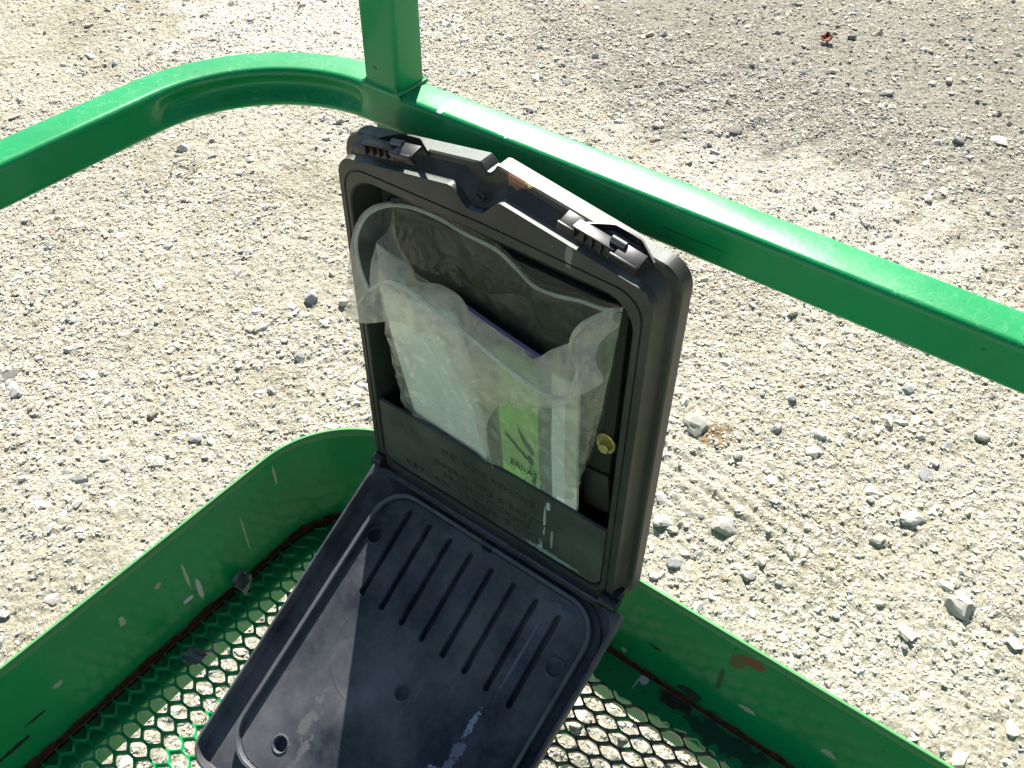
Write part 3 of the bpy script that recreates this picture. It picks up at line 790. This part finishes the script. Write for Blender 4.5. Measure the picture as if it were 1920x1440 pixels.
for lv in range(3):
    cur = [b0 + lv * nr + k for k in range(nr)]
    for k in range(nr): F.append((prev[k], cur[k], cur[(k + 1) % nr], prev[(k + 1) % nr]))
    prev = cur
F.append(tuple(prev))
me = mesh('case_lid', V, F, True)
bm = bmesh.new(); bm.from_mesh(me); bmesh.ops.recalc_face_normals(bm, faces=bm.faces); bm.to_mesh(me); bm.free()
me.set_sharp_from_angle(angle=math.radians(50))
lid = link('case_lid', me, M_LID)
lid.matrix_world = LM; lid.parent = case; lid.matrix_parent_inverse = Matrix.Translation(-CL)
lid['label'] = 'lid folded down with eight slots, scuffed dark blue black'
# gasket cord lying on the rib
def rr_pts(s0, s1, y0, y1, r, a0, a1, n=120):
    P = []
    segs = [((s0 + r, y0), (s1 - r, y0)), None, ((s1, y0 + r), (s1, y1 - r)), None, ((s1 - r, y1), (s0 + r, y1)), None, ((s0, y1 - r), (s0, y0 + r)), None]
    cen = [None, (s1 - r, y0 + r, -90), None, (s1 - r, y1 - r, 0), None, (s0 + r, y1 - r, 90), None, (s0 + r, y0 + r, 180)]
    for sg, ce in zip(segs, cen):
        if sg:
            for t in np.linspace(0, 1, 24): P.append((sg[0][0] * (1 - t) + sg[1][0] * t, sg[0][1] * (1 - t) + sg[1][1] * t))
        else:
            for k in range(1, 10): a = math.radians(ce[2] + k * 9); P.append((ce[0] + r * math.cos(a), ce[1] + r * math.sin(a)))
    return P
P = rr_pts(.0107, .2993, .0262, .2743, .032, 0, 0)
i0 = min(range(len(P)), key=lambda k: math.hypot(P[k][0] - .0107, P[k][1] - .146))
P = P[i0:] + P[:i0]
P = [q for q in P if not (q[0] < .02 and abs(q[1] - .146) < .007)]
gk = []
loops = []
for i, (a, b_) in enumerate(P):
    pa = P[max(i - 1, 0)]; pb = P[min(i + 1, len(P) - 1)]; tx, ty = pb[0] - pa[0], pb[1] - pa[1]; L0 = math.hypot(tx, ty) or 1
    nx_, ny2 = -ty / L0, tx / L0
    loops.append([Vector((a + nx_ * o_, b_ + ny2 * o_, z)) for o_, z in ((-.0019, -.0075), (-.0019, -.0052), (-.0013, -.0046), (.0013, -.0046), (.0019, -.0052), (.0019, -.0075))])
gk = loft('gasket', loops, M_GASK, lid, cap0=True, cap1=True)

# ------------------------------------------------------------------ bag and booklets
def film(name, dens, tint=(.80, .82, .74), gloss=.22, dirty=True, crumple=.5):
    m = NT(name); t = m.t; v = m.coord('Object')
    tr = m.n('ShaderNodeBsdfTransparent'); tr.inputs[0].default_value = (.96, .97, .94, 1)
    df = m.n('ShaderNodeBsdfDiffuse'); tl = m.n('ShaderNodeBsdfTranslucent'); gl = m.n('ShaderNodeBsdfGlossy'); gl.inputs['Roughness'].default_value = gloss
    colr = m.ramp(m.noise(38, 5, .7, v), [(.35, tint), (.62, tuple(c * .86 for c in tint)), (.80, (tint[0] * .72, tint[1] * .62, tint[2] * .42))]).outputs[0] if dirty else None
    for d in (df, tl):
        if colr is not None: m.l(colr, d.inputs[0])
        else: d.inputs[0].default_value = (*tint, 1)
    n1 = m.noise(70, 6, .7, v); nz = m.n('ShaderNodeTexNoise'); nz.noise_type = 'RIDGED_MULTIFRACTAL'; nz.inputs['Scale'].default_value = 22; nz.inputs['Detail'].default_value = 5; m.l(v, nz.inputs['Vector'])
    nb = m.bump(nz.outputs[0], .25, .0010); nb = m.bump(n1, .2, .0010, nb)
    for d in (df, tl, gl): m.l(nb, d.inputs['Normal'])
    vo = m.n('ShaderNodeTexVoronoi', feature='DISTANCE_TO_EDGE'); vo.inputs['Scale'].default_value = 34; vo.inputs['Randomness'].default_value = 1
    mp = m.n('ShaderNodeMapping'); mp.inputs['Scale'].default_value = (1, .8, 1.3); mp.inputs['Rotation'].default_value = (.7, 0, 0); m.l(v, mp.inputs[0])
    dn = m.n('ShaderNodeTexNoise'); dn.inputs['Scale'].default_value = 25; m.l(mp.outputs[0], dn.inputs['Vector'])
    ad = m.n('ShaderNodeVectorMath', operation='MULTIPLY_ADD'); m.l(dn.outputs['Color'], ad.inputs[0]); ad.inputs[1].default_value = (.05, .05, .05); m.l(mp.outputs[0], ad.inputs[2]); m.l(ad.outputs[0], vo.inputs['Vector'])
    nb = m.bump(vo.outputs['Distance'], crumple, .004, nb)
    for d in (df, tl, gl): m.l(nb, d.inputs['Normal'])
    cre = m.math('MULTIPLY', m.ramp(vo.outputs['Distance'], [(.0, (1, 1, 1)), (.018, (0, 0, 0))]).outputs[0], m.ramp(m.noise(12, 4, .6, v), [(.48, (0, 0, 0)), (.62, (.30, .30, .30))]).outputs[0])
    a1 = m.n('ShaderNodeMixShader'); a1.inputs[0].default_value = .5; m.l(df.outputs[0], a1.inputs[1]); m.l(tl.outputs[0], a1.inputs[2])
    den = m.math('ADD', m.math('MULTIPLY', m.ramp(m.noise(30, 6, .7, v), [(.3, (.4,) * 3), (.75, (1, 1, 1))]).outputs[0], dens), m.math('MULTIPLY', m.ramp(nz.outputs[0], [(.70, (0, 0, 0)), (.95, (1, 1, 1))]).outputs[0], dens * .5), clamp=True)
    den = m.math('ADD', den, cre, clamp=True)
    a2 = m.n('ShaderNodeMixShader'); m.l(den, a2.inputs[0]); m.l(tr.outputs[0], a2.inputs[1]); m.l(a1.outputs[0], a2.inputs[2])
    fr = m.n('ShaderNodeFresnel'); fr.inputs[0].default_value = 1.48; m.l(nb, fr.inputs['Normal'])
    a3 = m.n('ShaderNodeMixShader'); m.l(m.math('MINIMUM', m.math('MULTIPLY', fr.outputs[0], .7), .14), a3.inputs[0]); m.l(a2.outputs[0], a3.inputs[1]); m.l(gl.outputs[0], a3.inputs[2])
    m.l(a3.outputs[0], m.out.inputs[0]); t.nodes.remove(m.b); return m.m
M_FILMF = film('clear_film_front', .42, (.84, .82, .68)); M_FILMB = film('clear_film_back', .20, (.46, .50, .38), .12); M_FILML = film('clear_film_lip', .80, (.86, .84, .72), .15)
M_ZIP = film('zip_track', .92, (.86, .90, .82), .15, False, .0)
bag = thing('zip_bag', 'clear crinkled zip top plastic bag gaping open in the case pocket', 'plastic bag', (.05, .26, .27))
BL = Vector(bag.location)
def bpar(o): o.parent = bag; o.matrix_parent_inverse = Matrix.Translation(-BL); return o
ZB = [[0.05, 0.3821, 0.5102], [0.04, 0.3635, 0.4942], [0.035, 0.3411, 0.4867], [0.033, 0.3174, 0.4794], [0.032, 0.2979, 0.478], [0.032, 0.281, 0.4869], [0.032, 0.264, 0.4944], [0.032, 0.2341, 0.4959], [0.033, 0.2095, 0.4997], [0.035, 0.1876, 0.5002], [0.039, 0.1693, 0.4973], [0.047, 0.1567, 0.4915], [0.055, 0.1521, 0.4841], [0.062, 0.15, 0.4697], [0.07, 0.1582, 0.4577], [0.078, 0.1718, 0.4483], [0.083, 0.181, 0.4481]]
B = [[0.044, 0.1661, 0.2716], [0.044, 0.1856, 0.2698], [0.044, 0.2111, 0.2687], [0.044, 0.2298, 0.2669], [0.044, 0.2482, 0.2667], [0.044, 0.2663, 0.2635], [0.044, 0.2841, 0.2669], [0.044, 0.3044, 0.2695], [0.044, 0.3244, 0.2664], [0.044, 0.3384, 0.2662], [0.044, 0.3438, 0.2682], [0.044, 0.3476, 0.2696], [0.044, 0.3508, 0.2707], [0.044, 0.3529, 0.2723]]
Mr = [[0.052, 0.1601, 0.3751], [0.058, 0.1922, 0.3847], [0.06, 0.2172, 0.3883], [0.06, 0.2368, 0.3877], [0.06, 0.2558, 0.3841], [0.058, 0.2703, 0.3764], [0.06, 0.2905, 0.3784], [0.061, 0.3146, 0.3765], [0.061, 0.3323, 0.3761], [0.061, 0.3472, 0.3769], [0.06, 0.3571, 0.3797], [0.058, 0.3642, 0.3827], [0.055, 0.3692, 0.3846], [0.05, 0.372, 0.3856]]
C = [[0.066, 0.1759, 0.4809], [0.068, 0.2109, 0.4759], [0.07, 0.221, 0.4685], [0.07, 0.242, 0.4757], [0.07, 0.2619, 0.4731], [0.07, 0.2714, 0.4611], [0.07, 0.2885, 0.4599], [0.07, 0.3124, 0.4546], [0.07, 0.3266, 0.4503], [0.07, 0.3419, 0.4674], [0.068, 0.3545, 0.4792], [0.064, 0.3586, 0.4863], [0.058, 0.3665, 0.4984], [0.05, 0.3817, 0.5064]]
Zf = [[0.083, 0.181, 0.4481], [0.088, 0.2059, 0.4719], [0.09, 0.2265, 0.4772], [0.091, 0.2473, 0.4735], [0.092, 0.2725, 0.4685], [0.092, 0.2963, 0.4614], [0.09, 0.3182, 0.4511], [0.088, 0.3399, 0.4443], [0.085, 0.3583, 0.4412], [0.08, 0.3656, 0.4484], [0.075, 0.3666, 0.4677], [0.069, 0.3565, 0.4795], [0.062, 0.3597, 0.4939], [0.052, 0.3762, 0.5085]]
Lf = [[0.09, 0.1568, 0.4125], [0.095, 0.1879, 0.4277], [0.097, 0.2189, 0.4427], [0.098, 0.2468, 0.454], [0.098, 0.266, 0.4552], [0.094, 0.2819, 0.4142], [0.09, 0.2894, 0.3995], [0.088, 0.3169, 0.4126], [0.086, 0.3592, 0.4378], [0.08, 0.3748, 0.454], [0.073, 0.3859, 0.4701], [0.067, 0.3781, 0.4757], [0.062, 0.3731, 0.4861], [0.053, 0.3827, 0.5035]]
LIPL = [[0.037, 0.1676, 0.4989], [0.046, 0.1563, 0.4956], [0.056, 0.1488, 0.4857], [0.063, 0.145, 0.4681], [0.072, 0.1479, 0.449], [0.082, 0.1515, 0.425], [0.09, 0.1568, 0.4125]]
SIDE = [[0.034, 0.1654, 0.4882], [0.04, 0.1719, 0.4769], [0.045, 0.1771, 0.467], [0.055, 0.1967, 0.464], [0.066, 0.2172, 0.4652], [0.072, 0.2142, 0.461], [0.078, 0.2059, 0.4571]]
def cr(P, n):
    P = np.array(P, float); m_ = len(P); t = np.linspace(0, m_ - 1, n); i = np.clip(t.astype(int), 0, m_ - 2); f = (t - i)[:, None]
    p0 = P[np.clip(i - 1, 0, m_ - 1)]; p1 = P[i]; p2 = P[i + 1]; p3 = P[np.clip(i + 2, 0, m_ - 1)]
    return .5 * ((2 * p1) + (-p0 + p2) * f + (2 * p0 - 5 * p1 + 4 * p2 - p3) * f * f + (-p0 + 3 * p1 - 3 * p2 + p3) * f ** 3)
def wrinkle(P, amp, seed, sc=1.0):
    y = P[..., 1] * 60 * sc; z = P[..., 2] * 60 * sc
    r = np.abs(vnoise(y * 1.0 + z * .5, z * .5 - y * .2, seed) - .5) * 2 + .5 * np.abs(vnoise(y * 2.6 - z, z * 1.7 + y, seed + 1) - .5) * 2 + .22 * vnoise(y * 6, z * 6, seed + 2)
    return amp * (r - .6)
def sheet(name, rows, nu, nv, mat, amp=.0016, seed=1, sc=1., fade=()):
    R = np.stack([cr(r, nu) for r in rows])            # rows x nu x 3
    G = np.stack([cr(R[:, k], nv) for k in range(nu)], 1)   # nv x nu x 3
    a = wrinkle(G, amp, seed, sc)
    tt = np.linspace(0, 1, nv)[:, None]
    if 'top' in fade: a = a * np.clip((1 - tt) * 8, 0, 1)
    if 'bot' in fade: a = a * np.clip(tt * 8, 0, 1)
    G = G.copy(); G[..., 0] += a; G[..., 2] += a * .35
    V = G.reshape(-1, 3); I = np.arange(nv * nu).reshape(nv, nu)
    F = np.stack([I[:-1, :-1].ravel(), I[1:, :-1].ravel(), I[1:, 1:].ravel(), I[:-1, 1:].ravel()], 1)
    return bpar(link(name, fast_mesh(name, V, F, True), mat))
FOLD = [[[.074, .2635, .4170], [.075, .2836, .4150], [.073, .2987, .3970]], [[.071, .2665, .3815], [.073, .2852, .3885], [.071, .2951, .3840]], [[.066, .2675, .3535], [.067, .2754, .3497], [.066, .28, .3455]], [[.060, .2676, .312], [.060, .2757, .305], [.058, .2801, .285]]]
_rl = random.Random(5)
Lf = [[p[0] + _rl.uniform(-.003, .003), p[1] + _rl.uniform(-.002, .002), p[2] + _rl.uniform(-.004, .002)] for p in Lf]
Pocket = [[.040, p[1] + (.004 if k < 2 else 0), .228] for k, p in enumerate(B)]
sheet('front_sheet', [Pocket, B, Mr, C], 180, 130, M_FILMF, .0032, 3, 1.3)
sheet('film_fold', FOLD, 24, 40, M_FILML, .0012, 61)
crest = [[c[0] + .004, c[1], c[2] + .0] for c in C]
midCZ = [[(c[0] + z[0]) / 2 + .003, (c[1] + z[1]) / 2, (c[2] + z[2]) / 2 + .002] for c, z in zip(C, Zf)]
sheet('folded_rim', [C, midCZ, Zf], 160, 34, M_FILML, .0024, 11, fade=('top', 'bot'))
midZL = [[(z[0] + l[0]) / 2 + .0025, (z[1] + l[1]) / 2, (z[2] + l[2]) / 2] for z, l in zip(Zf, Lf)]
sheet('front_lip', [Zf, midZL, Lf], 160, 40, M_FILML, .0030, 17, fade=('bot',))
ZL = ZB[10:]
sheet('side_lip', [ZL, LIPL], 60, 16, M_FILML, .0012, 23, fade=('bot',))
sheet('side_sheet', [ZL, [[(a[0] + b[0]) / 2 - .004, (a[1] + b[1]) / 2 + .002, (a[2] + b[2]) / 2 - .004] for a, b in zip(ZL, SIDE)], SIDE], 60, 26, M_FILMB, .0016, 29, fade=('bot',))
gus = [[.034, .155, .27], [.036, .157, .34], [.040, .160, .40], [.050, .166, .44], [.060, .172, .455], [.070, .178, .452], [.080, .181, .449]]
sheet('side_gusset', [SIDE, [[(a[0] + b[0]) / 2, (a[1] + b[1]) / 2 + .004, (a[2] + b[2]) / 2] for a, b in zip(SIDE, C[:1] + [[.067, .19, .479]] + C[1:6])], [[c[0], c[1], c[2]] for c in (C[0], [.067, .19, .479], C[1], C[2], C[2], C[2], C[2])]], 50, 22, M_FILMF, .0014, 31)
back_bot = [[.033, .3450 - k * (.19 / 10), .235] for k in range(11)]
back_mid = [[.033, .3660 - k * (.206 / 10), .37] for k in range(11)]
back_top = ZB[:11]
sheet('back_sheet', [back_bot, back_mid, back_top], 120, 90, M_FILMB, .0022, 41, fade=('top',))
blip = [[p[0] + .001, p[1], p[2] + .0075] for p in back_top]; blip[0] = [.05, .3838, .514]
sheet('back_lip', [back_top, blip], 120, 8, M_FILMB, .0006, 47, fade=('bot',))
def ribbon(name, P, n, wdt, mat, lift=.0006):
    Q = [Vector(q) for q in cr(P, n)]; loops = []
    for i, q in enumerate(Q):
        tv = (Q[min(i + 1, n - 1)] - Q[max(i - 1, 0)]).normalized(); nn = Vector((.70, .25, .66)); side = tv.cross(nn).normalized(); nn = side.cross(tv).normalized()
        loops.append([q + side * o_ + nn * h for o_, h in ((-wdt, 0), (-wdt, lift), (-wdt * .55, lift * 2.0), (-wdt * .15, lift * .8), (wdt * .15, lift * .8), (wdt * .55, lift * 2.0), (wdt, lift), (wdt, 0))])
    return bpar(loft(name, loops, mat, cap0=True, cap1=True, auto=70))
ribbon('zip_track', ZB, 150, .0014, M_ZIP)
ribbon('zip_track', Zf, 150, .0015, M_ZIP)

def board(name, corners, th, mat, label, cat, nrm_off=(0, 0, 0), bend=.0, parent=None):
    """corners TL, TR, BR, BL -> thin booklet with page edge"""
    TL, TR, BR, BLc = [Vector(c) for c in corners]; n = (TR - TL).cross(BLc - TL).normalized()
    if n.x < 0: n = -n
    V = []; F = []; nu, nv = 18, 18
    for sgn in (0, 1):
        for i in range(nv + 1):
            for j in range(nu + 1):
                u, v_ = j / nu, i / nv
                p = TL.lerp(TR, u).lerp(BLc.lerp(BR, u), v_) + n * (bend * math.sin(math.pi * u) + .0012 * math.sin(3 * u + 4 * v_)) - n * th * sgn
                V.append(p)
    k = (nu + 1) * (nv + 1)
    for i in range(nv):
        for j in range(nu):
            a = i * (nu + 1) + j; F.append((a, a + 1, a + nu + 2, a + nu + 1)); F.append((k + a, k + a + nu + 1, k + a + nu + 2, k + a + 1))
    bd = [j for j in range(nu + 1)] + [i * (nu + 1) + nu for i in range(1, nv + 1)] + [nv * (nu + 1) + j for j in range(nu - 1, -1, -1)] + [i * (nu + 1) for i in range(nv - 1, 0, -1)]
    for a, b2 in zip(bd, bd[1:] + bd[:1]): F.append((a, b2, b2 + k, a + k))
    me = mesh(name, V, F, True); me.set_sharp_from_angle(angle=math.radians(40)); o = link(name, me, mat)
    if label: tag(o, label, cat)
    return o
def paper(name, col, var=.08):
    return simple(name, col, .7, var=var, vscale=25, bumps=(18, .3, .006))
M_WHITE = paper('pale_paper', (.78, .86, .84)); M_CREAM = paper('cream_paper', (.62, .62, .52), .15)
M_GRN = paper('lime_print', (.34, .62, .20)); M_GREYP = paper('grey_print', (.16, .20, .15), .2); M_INK = simple('dark_ink', (.025, .035, .03), .7); M_INK2 = simple('faded_ink', (.055, .085, .065), .7, var=.5, vscale=200)
M_PURP = paper('mauve_paper', (.30, .25, .42))
board('folded_document', [(.050, .1560, .425), (.053, .2380, .435), (.041, .2780, .235), (.038, .1810, .235)], .004, M_WHITE, 'pale blue white folded paper sheet slanting in the left half of the bag', 'document', bend=.003)
board('folded_document', [(.0420, .2200, .4400), (.0455, .3230, .4248), (.0405, .3300, .235), (.0380, .1900, .235)], .0035, M_PURP, 'mauve edged booklet standing behind the green striped booklet, only its top edge showing', 'document')
bk = thing('green_striped_booklet', 'booklet with lime green stripe, grey bands and a line drawing seen through the bag', 'booklet', (.046, .318, .24))
bm = bmesh.new()
def strip(y0, y1, mat, name, zt=.424, zb=.236):
    Vs = []; F = []
    for i in range(13):
        z = zb + (zt - zb) * i / 12; sh = -(z - zb) * .030
        x = .0455 + (z - zb) * .030 + .0006 * math.sin(z * 60)
        for y in (y0, y1): Vs.append((x, y + sh, z))
    n = len(Vs)
    for i in range(12): a = 2 * i; F.append((a, a + 1, a + 3, a + 2))
    for v_ in list(Vs): Vs.append((v_[0] - .0030, v_[1], v_[2]))
    for i in range(12): a = 2 * i; F.append((n + a, n + a + 2, n + a + 3, n + a + 1)); F.append((a, a + 2, n + a + 2, n + a)); F.append((a + 1, n + a + 1, n + a + 3, a + 3))
    F.append((0, n, n + 1, 1)); e = n - 2; F.append((e, e + 1, n + e + 1, n + e))
    o = link(name, mesh(name, Vs, F), mat); o.parent = bk; o.matrix_parent_inverse = Matrix.Translation(-Vector(bk.location)); return o
strip(.2655, .2835, M_GREYP, 'grey_band'); gs = strip(.2835, .3225, M_GRN, 'green_band'); strip(.3225, .3355, M_GREYP, 'grey_band'); strip(.3355, .3480, M_WHITE, 'white_band'); strip(.3480, .3600, M_CREAM, 'page_edge')
def ink(pts, name='printed_mark', mat=M_INK):
    Vs = []
    for (y, z) in pts: Vs.append((.0455 + (z - .236) * .030 + .0006 * math.sin(z * 60) + .0007, y, z))
    o = link(name, mesh(name, Vs, [tuple(range(len(Vs)))]), mat); o.parent = gs; return o
ink([(.2985, .3480), (.3005, .3390), (.3060, .3260), (.3120, .3215), (.3155, .3185), (.3150, .3245), (.3110, .3300), (.3040, .3380)], mat=M_INK2)
ink([(.2860, .3290), (.2880, .3300), (.3080, .3135), (.3120, .3130), (.3120, .3095), (.3070, .3095), (.2875, .3270)], mat=M_INK)
ink([(.3095, .3165), (.3150, .3150), (.3150, .3060), (.3100, .3070)], mat=M_INK)
ink([(.3118, .3215), (.3128, .3215), (.3128, .3020), (.3118, .3020)], mat=M_INK)
for (yy, zz) in ((.2862, .3300), (.2872, .3278), (.2890, .3262), (.2908, .3245)):
    ink([(yy, zz + .0022), (yy + .0009, zz + .0022), (yy + .0009, zz - .0022), (yy, zz - .0022)], mat=M_INK2)
ink([(.3155, .2890), (.3175, .2885), (.3170, .2800), (.3120, .2850)], mat=M_INK2)
ink([(.3095, .3015), (.3165, .2995), (.3165, .2985), (.3095, .3003)], mat=M_INK)
me_o = place_text('ERI-AS', .2905, .2935, .0115, .027, M_INK2, gs, x=.0484, ext=.0002, name='printed_lettering', rot=-.12)
me_o.matrix_parent_inverse = Matrix.Identity(4)
# the parts above were laid out in world space: cancel the parents' placement
bpy.context.view_layer.update()
for o in list(COL.objects):
    if o.parent is not None and o.parent.type == 'MESH' and o.name.split('.')[0] in ('moulded_lettering', 'tab_mark', 'printed_mark', 'printed_lettering', 'hinge_leaf', 'hex_head', 'hook_plate', 'tab', 'strap', 'latch_pin'):
        o.matrix_parent_inverse = o.parent.matrix_world.inverted()
bpy.context.view_layer.update()
